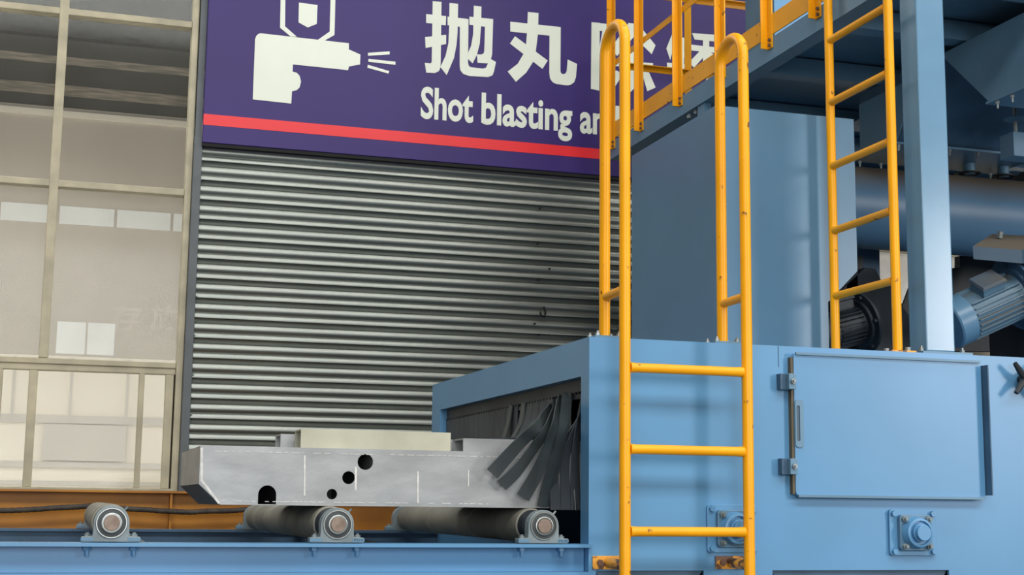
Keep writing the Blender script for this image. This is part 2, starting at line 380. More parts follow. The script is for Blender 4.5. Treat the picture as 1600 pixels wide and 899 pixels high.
glyph('chinese_character', [
    [(924, 35), (937, 36), (936, 142), (923, 139)], [(930, 35.5), (952, 38), (950, 50), (930, 47.5)],
    [(941, 48), (953, 42), (947, 62), (938, 78), (946, 92), (951, 106), (946, 122), (938, 127), (937, 112), (940, 104), (936, 78)],
    [(982, 36), (997, 38), (1024, 71), (1018, 85), (990, 58), (964, 88), (954, 76)],
    [(968, 79), (1004, 83), (1004, 92), (968, 88)], [(955, 94), (1020, 99), (1020, 108), (955, 103)],
    [(984, 84), (996, 85), (995, 134), (985, 144), (972, 142), (971, 132), (983, 131)],
    [(962, 110), (973, 116), (958, 140), (948, 132)], [(1002, 112), (1011, 107), (1024, 137), (1011, 143)]], ci)
glyph('chinese_character', [
    [(1054, 43), (1065, 46), (1060, 62), (1053, 72), (1047, 94), (1041, 76)], [(1057, 58), (1077, 60), (1076, 69), (1055, 67)],
    [(1050, 80), (1076, 82), (1076, 90), (1050, 88)], [(1042, 98), (1076, 101), (1076, 109), (1042, 106)],
    [(1058, 62), (1069, 63), (1068, 128), (1078, 124), (1080, 134), (1062, 145), (1057, 138)],
    [(1081, 52), (1124, 55), (1124, 66), (1085, 62)], [(1079, 70), (1126, 75), (1126, 84), (1079, 79)],
    [(1098, 56), (1108, 57), (1107, 104), (1098, 104)], [(1095, 78), (1104, 84), (1084, 106), (1076, 98)], [(1104, 78), (1128, 94), (1121, 103), (1102, 87)],
    [(1080, 108), (1118, 112), (1112, 128), (1124, 130), (1116, 152), (1100, 151), (1108, 139), (1098, 137), (1105, 120), (1080, 117)]], ci)
def text_bm(txt, xa, xb, y, z, h, off=.03):
    cu = bpy.data.curves.new(txt, 'FONT'); cu.body = txt; cu.size = 1; cu.offset = off; cu.extrude = .0004; cu.resolution_u = 2
    to = bpy.data.objects.new('tmp', cu); C.objects.link(to); dg = bpy.context.evaluated_depsgraph_get(); dg.update()
    me = bpy.data.meshes.new_from_object(to.evaluated_get(dg)); bpy.data.objects.remove(to)
    X = [v.co.x for v in me.vertices]; Z = [v.co.y for v in me.vertices]
    for v in me.vertices:
        v.co = (xa+(v.co.x-min(X))/(max(X)-min(X))*(xb-xa), y-v.co.z, z+(v.co.y-min(Z))/(max(Z)-min(Z))*h)
    bm = bm_(); bm.from_mesh(me); return bm
def word(txt, xa, xb, ybase, Zc, capz):
    """flat white lettering, ybase = baseline z"""
    cu = bpy.data.curves.new(txt, 'FONT'); cu.body = txt; cu.size = 1; cu.offset = .026; cu.extrude = .0014; cu.resolution_u = 4
    to = bpy.data.objects.new('tmp', cu); C.objects.link(to)
    dg = bpy.context.evaluated_depsgraph_get(); dg.update()
    me = bpy.data.meshes.new_from_object(to.evaluated_get(dg)); bpy.data.objects.remove(to)
    xsv = [v.co.x for v in me.vertices]; a, b = min(xsv), max(xsv)
    for v in me.vertices:
        x, z, e = v.co
        v.co = (xa+(x-a)/(b-a)*(xb-xa), YS-.0017-e, ybase+z*capz)
    bm = bm_(); bm.from_mesh(me)
    for f in bm.faces: f.smooth = False
    me2 = bpy.data.meshes.new('lettering'); bm.to_mesh(me2); bm.free(); me2.materials.append(M_WHITE)
    o = bpy.data.objects.new('lettering', me2); C.objects.link(o); o.parent = sign; o.matrix_parent_inverse = Matrix.Translation(sign.location).inverted()
    return o
zbl = onY(660, 183.5, YS).z; zcap = onY(660, 133, YS).z
hz = (zcap-zbl)/.745
for t, a, b in (('Shot', 657, 739), ('blasting', 752, 894), ('and', 906, 967.5)):
    word(t, onY(a, 180, YS).x, onY(b, 190, YS).x, zbl, 0, hz)

# ------------------------------------------------------------------ orange beam and hose
ob = thing('orange_steel_beam', 'long orange steel beam lying behind the conveyor below the windows', 'beam', (-.5, 7.7, .95))
bm = bm_(); box(bm, -3, 1.72, 7.60, 7.80, 1.232, 1.243); box(bm, -3, 1.72, 7.69, 7.705, .962, 1.232); box(bm, -3, 1.72, 7.60, 7.80, .95, .962)
obj('beam_section', bm, M_ORNG, ob)
for x in (-1.6, -.75, .52, 1.3): B('stiffener', M_ORNG, (x-.006, x+.006, 7.615, 7.689, .963, 1.231), ob)
for x in (-2.4, 1.4): B('support_leg', M_ORNG, (x-.08, x+.08, 7.63, 7.78, 0, .949), ob)
bm = bm_(); pts = [onY(x, y, 7.57) for x, y in ((-60, 800), (0, 798), (60, 796.5), (110, 792.5), (150, 791), (200, 795), (250, 799), (300, 800.5), (345, 799), (380, 797), (450, 799))]
dense = []
for a, b in zip(pts, pts[1:]):
    for k in range(10): dense.append(a.lerp(b, k/10))
tube(bm, [p+Vector((0, .003*math.sin(i*.9), .0015*math.sin(i*.35))) for i, p in enumerate(dense)], [.0125+.0016*(i % 2) for i in range(len(dense))], 10)
tag(obj('hose', bm, M_HOSE), 'black ribbed hose running along the side of the orange beam', 'hose')

# ------------------------------------------------------------------ conveyor frame
cf = thing('roller_conveyor', 'blue steel conveyor frame carrying the rollers in front of the machine', 'conveyor', (0, 5.7, 0))
def rail(y0, y1, yw, m):
    bm = bm_(); box(bm, -2.2, XP+.008, y0, y1, 1.055, 1.066); box(bm, -2.2, XP-.002, yw, yw+.012, .974, 1.055); box(bm, -2.2, XP-.002, y0, y1, .962, .974); return bm
obj('front_rail', rail(4.605, 4.712, 4.672, M_BLUE), M_BLUE, cf)
obj('rear_rail', rail(6.70, 6.81, 6.73, M_BLUE2), M_BLUED, cf)
for x in (.205, 1.02, -.9): B('cross_member', M_DUSTY, (x, x+.06, 4.713, 6.70, 1.045, 1.058), cf)
for x in (-1.9, -.3, 1.3):
    for y in (4.65, 6.75): B('leg', M_BLUE, (x, x+.09, y-.04, y+.05, 0, .961), cf)
B('pit_cover', M_BLUED, (-2.2, XP-.05, 4.72, 6.69, .93, .935), cf)

# ------------------------------------------------------------------ rollers
def pillow(parent, x, y, s):
    """pillow block bearing on a rail; s = -1 faces the camera, 1 faces away"""
    pb = []
    zc = 1.126
    # housing profile in xz
    pr = [(x-.088, 1.068), (x+.088, 1.068), (x+.088, 1.084), (x+.056, 1.086), (x+.054, 1.10)]
    pr += [(x+.054*math.cos(math.radians(a)), zc+.054*math.sin(math.radians(a))) for a in range(0, 181, 15)]
    pr += [(x-.054, 1.10), (x-.056, 1.086), (x-.088, 1.084)]
    o = obj('bearing_block', prism(bm_(), pr, 'y', y-.022, y+.022), M_CASTB, parent, .002)
    yf_ = y+s*.022
    obj('bearing_ring', lathe(bm_(), (x, yf_, zc), (0, s, 0), [(-.01, .048), (.003, .048), (.005, .0465), (.005, .0435), (-.002, .043)]), M_RING, o)
    obj('bearing_seal', lathe(bm_(), (x, yf_, zc), (0, s, 0), [(-.01, .0425), (.002, .0425), (.003, .033), (-.002, .032)]), M_SEAL, o)
    obj('inner_ring', lathe(bm_(), (x, yf_, zc), (0, s, 0), [(-.01, .0315), (.009, .0315), (.010, .030), (.010, .0275), (.004, .027)]), M_RING, o)
    obj('shaft_end', lathe(bm_(), (x, yf_, zc), (0, s, 0), [(-.02, .0245), (.012, .0245), (.014, .023)]), M_SHAFT, o)
    for dx in (-.070, .070):
        bolt('mounting_bolt', (x+dx, y, 1.083), (0, 0, 1), .010, .009, M_CASTB, o, .005)
        bolt('nut', (x+dx, y+s*.003, 1.0545), (0, 0, -1), .0135, .012, M_BLUE, o, .018, .007)
    for sx in (-1, 1): 
        bm = bm_(); box(bm, x+sx*.070-.019, x+sx*.070+.019, y-.0235, y-.0215, 1.0715, 1.0815); obj('foot_pad', bm, M_BLUE2, o)
    if s < 0 and x > .5:
        obj('stamped_mark', text_bm('P210', x+.055, x+.085, y-.0236, 1.0735, .0075), M_BLUED, o)
    obj('grease_nipple', tube(bm_(), [(x+.036, y-.01, zc+.038), (x+.046, y-.012, zc+.050)], .0035, 8), M_ZINC, o)
RL = ((.140, 'leftmost and most exposed grey roller at the left end of the conveyor'), (.845, 'middle roller of the conveyor, under the holes of the steel box beam'), (1.548, 'roller nearest to the machine opening, below the rubber strips'))
for i, (x, lab) in enumerate(RL+((-.58, 'roller beyond the left edge of the picture'), )):
    if i == 3: continue
    t = thing('conveyor_roller', lab, 'roller', (x, 4.67, 1.067), 'conveyor rollers in a row')
    z = 1.126; Rr = .0585
    pf = [(0, .03), (0, Rr-.008), (.004, Rr-.001), (.01, Rr)]
    for g in (.62, 1.28): pf += [(g-.012, Rr), (g-.006, Rr-.006), (g+.006, Rr-.006), (g+.012, Rr)]
    pf += [(1.87, Rr), (1.88, .03)]
    obj('roller_tube', lathe(bm_(), (x, 4.765, z), (0, 1, 0), pf, 48), M_RUBR, t)
    obj('end_collar', lathe(bm_(), (x, 4.715, z), (0, 1, 0), [(0, .024), (.0, .05), (.02, .053), (.047, .0535), (.049, .03)]), M_DARK, t)
    obj('shaft', cyl(bm_(), (x, 4.645, z), (x, 6.82, z), .0222, 20), M_SHAFT, t)
    pillow(t, x, 4.656, -1); pillow(t, x, 6.755, 1)

# ------------------------------------------------------------------ workpiece: long box beam
YB0, YB1 = 4.80, 5.60
ZB0, ZB1 = 1.1852, 1.3772
wp = thing('steel_box_beam', 'bare grey steel box beam with chamfered end lying across the rollers into the machine', 'steel beam', (1.2, 5.1, 1.185))
xL = .4135; xR = 3.1
outl = [(xL+.072, ZB0), (.607, ZB0)] + [(.607, ZB0+.034)] + [(.637-.030*math.cos(math.radians(a)), ZB0+.034+.031*math.sin(math.radians(a))) for a in range(15, 180, 15)] + [(.667, ZB0+.034), (.667, ZB0), (xR, ZB0), (xR, ZB1), (xL, ZB1), (xL, 1.251)]
def circ(x, z, r, n=28): return [(x+r*math.cos(2*math.pi*k/n), z+r*math.sin(2*math.pi*k/n)) for k in range(n)]
holes = [circ(.964, 1.3335, .0268), circ(.908, 1.2797, .0217), circ(.853, 1.224, .0176)]
obj('front_plate', plate_with_holes(bm_(), outl, holes, YB0, YB0+.008), M_STEEL, wp)
bp = [(xL+.070, ZB0), (xR, ZB0), (xR, ZB1), (xL, ZB1), (xL, 1.251)]
obj('rear_plate', prism(bm_(), bp, 'y', YB1-.008, YB1), M_STEEL, wp)
B('top_plate', M_STEEL, (xL+.008, xR, YB0+.008, YB1-.008, ZB1-.008, ZB1-.0002), wp)
bm = bm_(); box(bm, xL+.07, .60, YB0+.008, YB1-.008, ZB0, ZB0+.008); box(bm, .675, xR, YB0+.008, YB1-.008, ZB0, ZB0+.008)
box(bm, .60, .675, YB0+.004, YB1-.008, ZB0, ZB0+.003)
obj('bottom_plate', bm, M_STEEL, wp)
B('end_plate', M_STEEL, (xL, xL+.008, YB0+.0082, YB1-.0082, 1.2515, ZB1-.001), wp)
obj('chamfer_plate', prism(bm_(), [(xL, 1.2510), (xL+.07, ZB0), (xL+.078, ZB0+.002), (xL+.008, 1.2515)], 'y', YB0+.0082, YB1-.0082), mat('shaded_underside_steel', (120, 120, 122), .55, metal=.4), wp)  # same plate steel, darkened as the shaded underside
for x in (.70, .99, 1.31): B('inner_rib', M_STEEL, (x, x+.006, YB0+.009, YB1-.02, ZB0+.009, ZB1-.009), wp)
bm = bm_()
def seam(bm, xa, xb, z, h=.0022):
    x = xa
    while x < xb:
        l = random.uniform(.008, .035); box(bm, x, min(x+l, xb), YB0-.0012, YB0-.0001, z-h/2, z+h/2); x += l+random.choice((.004, .006, .012, .03))
seam(bm, .46, 1.0, 1.3590, .0018); seam(bm, 1.05, 1.56, 1.360, .0018); seam(bm, .49, 1.4, 1.197, .0020)
obj('weld_seam', bm, M_WELD, wp, kind='stuff')
bm = bm_()
for (px, y0, y1, wd) in ((476, 712, 775, 3), (556, 730, 767, 4), (653, 737, 788, 3), (732, 735, 760, 2)):
    a = onY(px, y0, YB0); b = onY(px, y1, YB0); prism(bm, [(a.x-.003*wd/3, a.z), (a.x+.003*wd/3, a.z), (b.x+.002*wd/3, b.z), (b.x-.003*wd/3, b.z)], 'y', YB0-.0012, YB0-.0001)
for pts_ in ([(313, 700), (317, 700), (317, 750), (344, 786), (341, 788), (313, 752)],):
    prism(bm, xz(pts_, YB0), 'y', YB0-.0012, YB0-.0001)
obj('chalk_mark', bm, M_WELD, wp)
# channel pieces welded on top
def channel(x0, x1, y0, y1, h, m):
    t = .005; bm = bm_(); z = ZB1+.0002
    box(bm, x0, x1, y0, y0+t, z, z+h); box(bm, x0, x1, y1-t, y1, z, z+h); box(bm, x0, x1, y0+t, y1-t, z+h-t, z+h); return obj('top_channel', bm, m, wp, .001)
channel(.757, 1.288, 4.90, 5.03, .0675, M_STEELC)
channel(.712, .81, 5.07, 5.20, .056, M_STEEL)
channel(1.350, 2.0, 4.96, 5.10, .052, M_STEEL)
channel(1.22, 1.36, 5.14, 5.26, .054, M_STEEL)

# ------------------------------------------------------------------ blasting machine
mc = thing('blasting_machine', 'long light blue shot blasting machine housing with a curtained opening', 'machine', (3, 5.7, 0))
XE = 7.5
# end frame at XP around the opening
bm = bm_()
box(bm, XP, XP+.012, D, 6.872, 1.645, ZT); box(bm, XP, XP+.012, D, 4.712, 0, 1.645); box(bm, XP, XP+.012, 6.712, 6.872, 0, 1.645); box(bm, XP, XP+.012, 4.712, 6.712, 0, 1.06)
obj('end_frame', bm, M_BLUE, mc)
bm = bm_(); t = .012
box(bm, XP+.012, XP+.05, 4.712-t, 4.712, 1.06, 1.645); box(bm, XP+.012, XP+.05, 6.712, 6.712+t, 1.06, 1.645); box(bm, XP+.012, XP+.05, 4.712-t, 6.712+t, 1.645, 1.645+t)
obj('opening_rim', bm, M_BLUE, mc)
# front skin
zl = .977
bm = bm_()
for b in ((XP+.012, XE, D, D+.012, zl, ZT-.012), (XP+.012, 1.735, D, D+.012, 0, zl), (2.135, 2.40, D, D+.012, 0, zl), (3.12, 3.46, D, D+.012, 0, zl), (5, 5.2, D, D+.012, 0, zl)): box(bm, *b)
obj('front_skin', bm, M_BLUE, mc)
B('roof_skin', M_BLUE, (XP+.012, XE, D, 6.872, ZT-.012, ZT), mc)
B('rear_skin', M_BLUE, (XP+.012, XE, 6.86, 6.872, 0, ZT-.012), mc)
B('inner_dark_sheet', M_BLACK, (XP+.3, XP+.32, D+.2, 6.85, 1.40, ZT-.02), mc)  # black sheet added so the machine interior reads dark
B('inner_dark_floor', M_BLACK, (XP+.02, XE-.1, D+.1, 6.85, .95, .96), mc)  # black as well, painting the unlit inside
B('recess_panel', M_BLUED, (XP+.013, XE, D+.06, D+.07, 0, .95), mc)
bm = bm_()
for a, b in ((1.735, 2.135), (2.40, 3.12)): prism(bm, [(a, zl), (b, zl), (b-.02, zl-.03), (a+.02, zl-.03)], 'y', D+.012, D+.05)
obj('recess_lip', bm, M_BLUED, mc)  # shade of the recess is put into the darker blue
bm = bm_(); box(bm, 2.436, 2.438, D-.0015, D, 1.70, ZT-.001)
obj('skin_seam', bm, M_BLUED, mc)
# access door
def rr(x0, x1, z0, z1, r, n=5, corners=(1, 1, 1, 1)):
    out = []
    for (cx, cz, a0), c in zip(((x1-r, z0+r, -90), (x1-r, z1-r, 0), (x0+r, z1-r, 90), (x0+r, z0+r, 180)), corners):
        if c: out += [(cx+r*math.cos(math.radians(a0+90*k/n)), cz+r*math.sin(math.radians(a0+90*k/n))) for k in range(n+1)]
        else: out += [{-90: (x1, z0), 0: (x1, z1), 90: (x0, z1), 180: (x0, z0)}[a0]]
    return out
dr = obj('access_door', prism(bm_(), rr(2.484, 3.272, 1.236, 1.752, .02, corners=(0, 0, 1, 1)), 'y', D-.026, D-.006), M_BLUE, mc, .002)
obj('door_gasket', prism(bm_(), rr(2.488, 3.268, 1.240, 1.748, .02), 'y', D-.0058, D-.0002), M_BLUED, dr)
B('top_lip', M_BLUE2, (2.490, 3.262, D-.036, D-.0262, 1.744, 1.753), dr)
B('bottom_lip', M_BLUE2, (2.490, 3.262, D-.036, D-.0262, 1.234, 1.243), dr)
B('hinge_cover', M_BLUED, (3.274, 3.279, D-.062, D-.001, 1.25, 1.735), dr, label='dark narrow strip down the hinge side')  # side of the bar faces away from the light, darkened in its colour
for z0_ in (1.60, 1.30):
    bm = bm_()
    for k in range(3): cyl(bm, (3.296, D-.008, z0_+k*.038), (3.296, D-.008, z0_+k*.038+.0381), .007, 10)
    obj('hinge', bm, M_BLUE, dr)
B('side_gasket', M_GASK, (2.474, 2.4835, D-.022, D-.0005, 1.245, 1.735), dr, label='brown gasket edge on the latch side')
# handle
hp = rr(2.4845, 2.518, 1.410, 1.582, .012); ih = rr(2.490, 2.503, 1.432, 1.560, .0062)
obj('handle', plate_with_holes(bm_(), hp, [ih], D-.031, D-.0262), M_BLUE2, dr, .001)
obj('handle_slot', prism(bm_(), rr(2.491, 2.502, 1.433, 1.559, .005), 'y', D-.0275, D-.0262), M_DUSTY, dr)
for zc_ in (1.645, 1.342):
    c = B('door_clamp', M_BLUE2, (2.452, 2.480, D-.050, D-.006, zc_-.028, zc_+.028), dr, .002)
    B('clamp_bracket', M_BLUED, (2.428, 2.451, D-.03, D-.0005, zc_-.028, zc_+.028), c)
    bm = bm_(); hexb(bm, (2.466, D-.051, zc_), (0, -1, 0), .010, .008); cyl(bm, (2.466, D-.059, zc_), (2.466, D-.068, zc_), .005, 8)
    obj('clamp_bolt', bm, M_ZINC, c)
# flange bearings on the front
def flange_bearing(px, pz, lab, grp):
    t = thing('flange_bearing', lab, 'bearing', (px, D, pz), grp)
    obj('base_plate', prism(bm_(), rr(px-.097, px+.097, pz-.083, pz+.083, .012), 'y', D-.012, D-.0003), M_BLUE, t, .0015)
    obj('square_housing', prism(bm_(), rr(px-.066, px+.066, pz-.064, pz+.064, .014), 'y', D-.032, D-.0123), M_BLUEB, t, .002)
    obj('round_hub', lathe(bm_(), (px, D-.032, pz), (0, -1, 0), [(-.002, .060), (.008, .058), (.020, .053), (.030, .052), (.032, .048), (.032, .044), (.022, .042), (.022, .0), ]), M_BLUE, t)
    obj('shaft_end', lathe(bm_(), (px, D-.055, pz), (0, -1, 0), [(0, .034), (.014, .034), (.014, .029), (.030, .029), (.032, .027)]), M_BLUE, t)
    for a in (45, 135, 225, 315):
        bm = bm_()
        ca, sa = math.cos(math.radians(a)), math.sin(math.radians(a))
        u = Vector((ca, 0, sa)); v = Vector((-sa, 0, ca))
        p0 = Vector((px, D-.0325, pz))+u*.046; p1 = Vector((px, D-.0325, pz))+u*.078
        A = [p0+v*.003, p0-v*.003, p1-v*.003, p1+v*.003]
        f0 = [bm.verts.new(p) for p in A]; f1 = [bm.verts.new(p+Vector((0, -.006, 0))) for p in A]
        bm.faces.new(f0); bm.faces.new(f1[::-1])
        for k in range(4): bm.faces.new((f0[k], f1[k], f1[(k+1) % 4], f0[(k+1) % 4]))
        obj('rib', bm, M_BLUE, t)
    for sx in (-1, 1):
        for sz in (-1, 1):
            obj('plate_bolt', hexb(bm_(), (px+sx*.081, D-.0123, pz+sz*.068), (0, -1, 0), .0105, .012), M_BLUE, t)
            bm = hexb(bm_(), (px+sx*.050, D-.0323, pz+sz*.049), (0, -1, 0), .011, .011); cyl(bm, (px+sx*.050, D-.0433, pz+sz*.049), (px+sx*.050, D-.055, pz+sz*.049), .0065, 10)
            obj('housing_bolt', bm, M_CASTB, t)
flange_bearing(2.966, 1.112, 'blue square flange bearing below the access door', 'flange bearings on the machine front')
flange_bearing(2.242, 1.122, 'blue square flange bearing partly hidden behind the lower rungs of the long ladder', 'flange bearings on the machine front')
# dark cross handle at the right edge
sk = onY(1607, 592, D-.05)
bm = bm_(); 
lathe(bm, (sk.x, D-.001, sk.z), (0, -1, 0), [(0, .016), (.03, .016), (.05, .022), (.055, .018)], 16)
for a in (40, 140, 220, 320):
    ca, sa = math.cos(math.radians(a)), math.sin(math.radians(a))
    tube(bm, [(sk.x+ca*.01, D-.04, sk.z+sa*.01), (sk.x+ca*.04, D-.045, sk.z+sa*.04), (sk.x+ca*.075, D-.05, sk.z+sa*.088)], [.018, .013, .009], 8)
tag(obj('hand_wheel', bm, M_DARK), 'dark four armed hand wheel at the right edge of the machine front', 'hand wheel')

# curtain: rubber strips in the opening
cu = thing('strip_curtain', 'black rubber strip curtain hanging in the machine opening', 'curtain', (XP+.03, 5.7, 1.645))
XC = XP+.027
B('top_band', M_CURT, (XC+.008, XC+.014, 4.713, 6.711, 1.575, 1.644), cu)
bm = bm_()
y = 4.74
while y < 6.7:
    cyl(bm, (XC-.001, y, 1.596), (XC+.008, y, 1.596), .0045, 6); y += .036
obj('rivet', bm, M_BLACK, cu, kind='stuff')
def strip(path, wvec, width, name='strip', m=M_RUBB, th=.004):
    P = [Vector(p) for p in path]
    # catmull-rom smoothing
    Q = []
    for i in range(len(P)-1):
        p0 = P[max(i-1, 0)]; p1 = P[i]; p2 = P[i+1]; p3 = P[min(i+2, len(P)-1)]
        for k in range(6):
            t = k/6; Q.append(.5*((2*p1)+(p2-p0)*t+(2*p0-5*p1+4*p2-p3)*t*t+(3*p1-p0-3*p2+p3)*t**3))
    Q.append(P[-1]); bm = bm_(); rings = []
    if not isinstance(wvec, list): wvec = [wvec, wvec]
    for i, q in enumerate(Q):
        d = (Q[min(i+1, len(Q)-1)]-Q[max(i-1, 0)]).normalized()
        wv = Vector(wvec[0]).lerp(Vector(wvec[1]), i/(len(Q)-1)); wv = (wv-d*wv.dot(d)).normalized(); nn = d.cross(wv)
        rings.append([bm.verts.new(q+wv*(sx*width/2)+nn*(sy*th/2)) for sx, sy in ((-1, -1), (1, -1), (1, 1), (-1, 1))])
    for A, Bq in zip(rings, rings[1:]):
        for k in range(4): bm.faces.new((A[k], A[(k+1) % 4], Bq[(k+1) % 4], Bq[k])).smooth = True
    bm.faces.new(rings[0]); bm.faces.new(rings[-1][::-1])
    return obj(name, bm, m, cu)
# straight hanging ones behind / beside the beam
yy = 6.66
while yy > 5.55:
    strip([(XC+.004, yy, 1.60), (XC+.004+random.uniform(-.004, .004), yy, 1.35), (XC+random.uniform(-.012, .01), yy+random.uniform(-.01, .01), 1.10)], (0, 1, 0), .078, m=M_CURT)
    yy -= .082
# ones lifted by the beam, draped over it towards the camera side
for i, yy in enumerate((5.46, 5.38, 5.30, 5.22, 5.14)):
    strip([(XC+.004, yy, 1.60), (XC-.01, yy, 1.52), (XC-.04-.01*i, yy-.02, 1.455), (XC-.13-.015*i, yy-.05, 1.43+.002*i), (XC-.28, yy-.08, 1.428+.002*i)], (0, 1, 0), .076, m=M_CURT)
F_ = YB0
def drop(top, mid, end, width, lift, w0, w1, m=M_RUBB):
    a = onX(top[0], top[1], XC); a.z = min(a.z, 1.60)
    pts = [a]
    for k, q in enumerate(mid): pts.append(onY(q[0], q[1], F_-lift-.012*(len(mid)-k)))
    pts.append(onY(end[0], end[1], F_-lift))
    return strip(pts, [w0, w1], width, m=m)
drop((862, 640), [(846, 660), (815, 690), (790, 717)], (769, 741), .050, .050, (.5, 1, -.4), (1, 0, -.8))
drop((868, 640), [(858, 665), (833, 702), (806, 738)], (784, 759), .044, .026, (.5, 1, -.4), (1, 0, -.65))
drop((876, 625), [(870, 655), (856, 700), (838, 742)], (817, 778), .050, .036, (.5, 1, -.3), (1, 0, -.35))
drop((886, 615), [(880, 660), (868, 710), (856, 750)], (846, 792), .034, .022, (.8, .5, .2), (1, .2, .2))
drop((888, 615), [(884, 660), (876, 710), (866, 750)], (858, 793), .030, .008, (.8, .5, .2), (1, .5, .1))
for px_, dy_, m_ in ((868, .016, M_CURT), (884, .013, M_CURT), (899, .010, M_CURT)):
    strip([(XC+.004, F_-.02, 1.60), (XC-.01, F_-.02, 1.50), (onY(px_, 720, F_-dy_).x, F_-dy_, 1.36), (onY(px_, 795, F_-dy_).x, F_-dy_, 1.18)], [(.3, 1, 0), (1, .12, 0)], .040, m=m_)
strip([(XC-.004, 4.90, 1.60), (XC-.012, 4.86, 1.42), (XC-.02, 4.775, 1.175)], [(0, 1, 0), (.5, 1, 0)], .030)
strip([(XC+.006, 4.755, 1.60), (XC+.006, 4.755, 1.40), (XC+.006, 4.752, 1.17)], (0, 1, 0), .07, m=M_CURT)
strip([(XC-.004, 5.45, 1.60), (XC-.012, 5.46, 1.52), (XC-.05, 5.50, 1.43)], (0, 1, 0), .05)
strip([(XC-.004, 5.62, 1.60), (XC-.012, 5.64, 1.52), (XC-.03, 5.67, 1.43)], (0, 1, 0), .05)
B('upper_sheet', M_CURT, (XC+.016, XC+.02, 4.95, 5.55, 1.46, 1.60), cu)

# ------------------------------------------------------------------ ladder 1, against the machine front
TR = .0195
ld = thing('ladder', 'yellow tubular ladder with looped top rails on the near face of the machine', 'ladder', (2.015, 4.5, .4), 'yellow ladders')
for xc in (1.789, 2.246):
    path = [(xc, 4.5, .40), (xc, 4.5, 1.2), (xc, 4.5, 2.0)]
    zc_ = 2.815
    path += [(xc, 4.5, zc_)]
    path += [(xc, 4.597-.097*math.cos(math.radians(a)), zc_+.085*math.sin(math.radians(a))) for a in range(12, 180, 12)]
    path += [(xc, 4.694, zc_), (xc, 4.694, ZT+.008)]
    obj('side_rail', tube(bm_(), path, TR, 18), M_YEL, ld)
    obj('strut', tube(bm_(), [(xc, 4.515, 1.930), (xc, 4.68, 1.928)], [.0165, .0155], 14), M_YEL, ld)
    fp = obj('foot_plate', box(bm_(), xc-.057, xc+.057, 4.634, 4.754, ZT+.0003, ZT+.008), M_BLUE2, ld)
    for dx in (-.04, .04):
        for dy in (4.655, 4.733): bolt('foot_bolt', (xc+dx, dy, ZT+.008), (0, 0, 1), .0095, .010, M_ZINC, fp, .008)
    bk = B('wall_bracket', M_YELW, (xc-.068, xc+.04, D-.006, D-.0005, .982, 1.027), ld, .001)
    obj('bracket_bolt', hexb(bm_(), (xc-.042, D-.006, 1.004), (0, -1, 0), .012, .008), M_RUST, bk)
    bm = bm_(); tube(bm, [(xc-.01, D-.007, 1.004), (xc-.004, 4.56, 1.002), (xc, 4.51, 1.000)], [.017, .018, .018], 12)
    obj('standoff', bm, M_YELW, bk)
for z in (.835, 1.112, 1.386, 1.662, .56):
    obj('rung', tube(bm_(), [(1.808, 4.5, z), (1.83, 4.5, z), (2.20, 4.5, z), (2.228, 4.5, z)], [.0185, .0165, .0165, .0185], 16), M_YEL, ld)

# ------------------------------------------------------------------ ladder 2, up to the platform
l2 = thing('ladder', 'yellow straight ladder standing on the machine roof beside the square column', 'ladder', (2.979, 4.93, ZT), 'yellow ladders')
for yc in (4.705, 5.163):
    obj('side_rail', tube(bm_(), [(2.979, yc, ZT+.009), (2.979, yc, 2.6), (2.979, yc, 4.25)], .0185, 16), M_YEL, l2)
    fp = obj('foot_plate', box(bm_(), 2.925, 3.03, yc-.05, yc+.05, ZT+.0003, ZT+.009), M_YELW, l2)
    for a_, b_ in ((3.005, -.03), (2.95, .03)): bolt('foot_bolt', (a_, yc+b_, ZT+.009), (0, 0, 1), .011, .014, M_ZINC, fp)
for z in (2.06, 2.333, 2.607, 2.882, 3.152):
    obj('rung', tube(bm_(), [(2.979, 4.721, z), (2.979, 4.74, z), (2.979, 5.13, z), (2.979, 5.147, z)], [.018, .016, .016, .018], 14), M_YEL, l2)

# ------------------------------------------------------------------ column
cl = thing('column', 'square light blue steel column carrying the platform', 'column', (3.13, 4.72, ZT))
B('post', M_COLP, (3.0685, 3.193, 4.648, 4.765, ZT+.009, ZP-.0005), cl, .006)
fp = B('base_plate', M_BLUE2, (3.045, 3.262, 4.637, 4.79, ZT+.0003, ZT+.009), cl)
for x in (3.235, 3.056): bolt('anchor_bolt', (x, 4.665, ZT+.009), (0, 0, 1), .010, .012, M_ZINC, fp, .009)

# ------------------------------------------------------------------ tall duct box on the machine
db = thing('duct_box', 'tall blue sheet metal box standing on the machine behind the ladders', 'enclosure', (2.8, 5.7, ZT))
pb = [(2.484, ZT+.0005), (2.988, ZT+.0005), (2.988, 2.045), (3.13, 2.185), (3.13, 2.852), (2.484, 2.815)]
def box_shell(pts, y0, y1, th=.006):
    return prism(bm_(), pts, 'y', y0, y1)
obj('front_panel', box_shell([(2.484, ZT+.0005), (2.988, ZT+.0005), (2.988, 2.045), (3.13, 2.185), (3.13, 2.843), (2.484, 2.843)], 5.232, 5.24), M_BLUEB, db)
B('side_panel', M_BLUEB, (2.484, 2.490, 5.2402, 6.16, ZT+.0005, 2.843), db)
obj('body', box_shell([(2.49, ZT+.0005), (2.982, ZT+.0005), (2.982, 2.047), (3.124, 2.187), (3.124, 2.838), (2.49, 2.838)], 5.2402, 6.15), M_BLUE2, db)
bk = bm_(); box(bk, 2.99, 3.03, 5.35, 5.42, 2.8435, 2.865)
obj('top_cleat', bk, M_BLUE2, db)

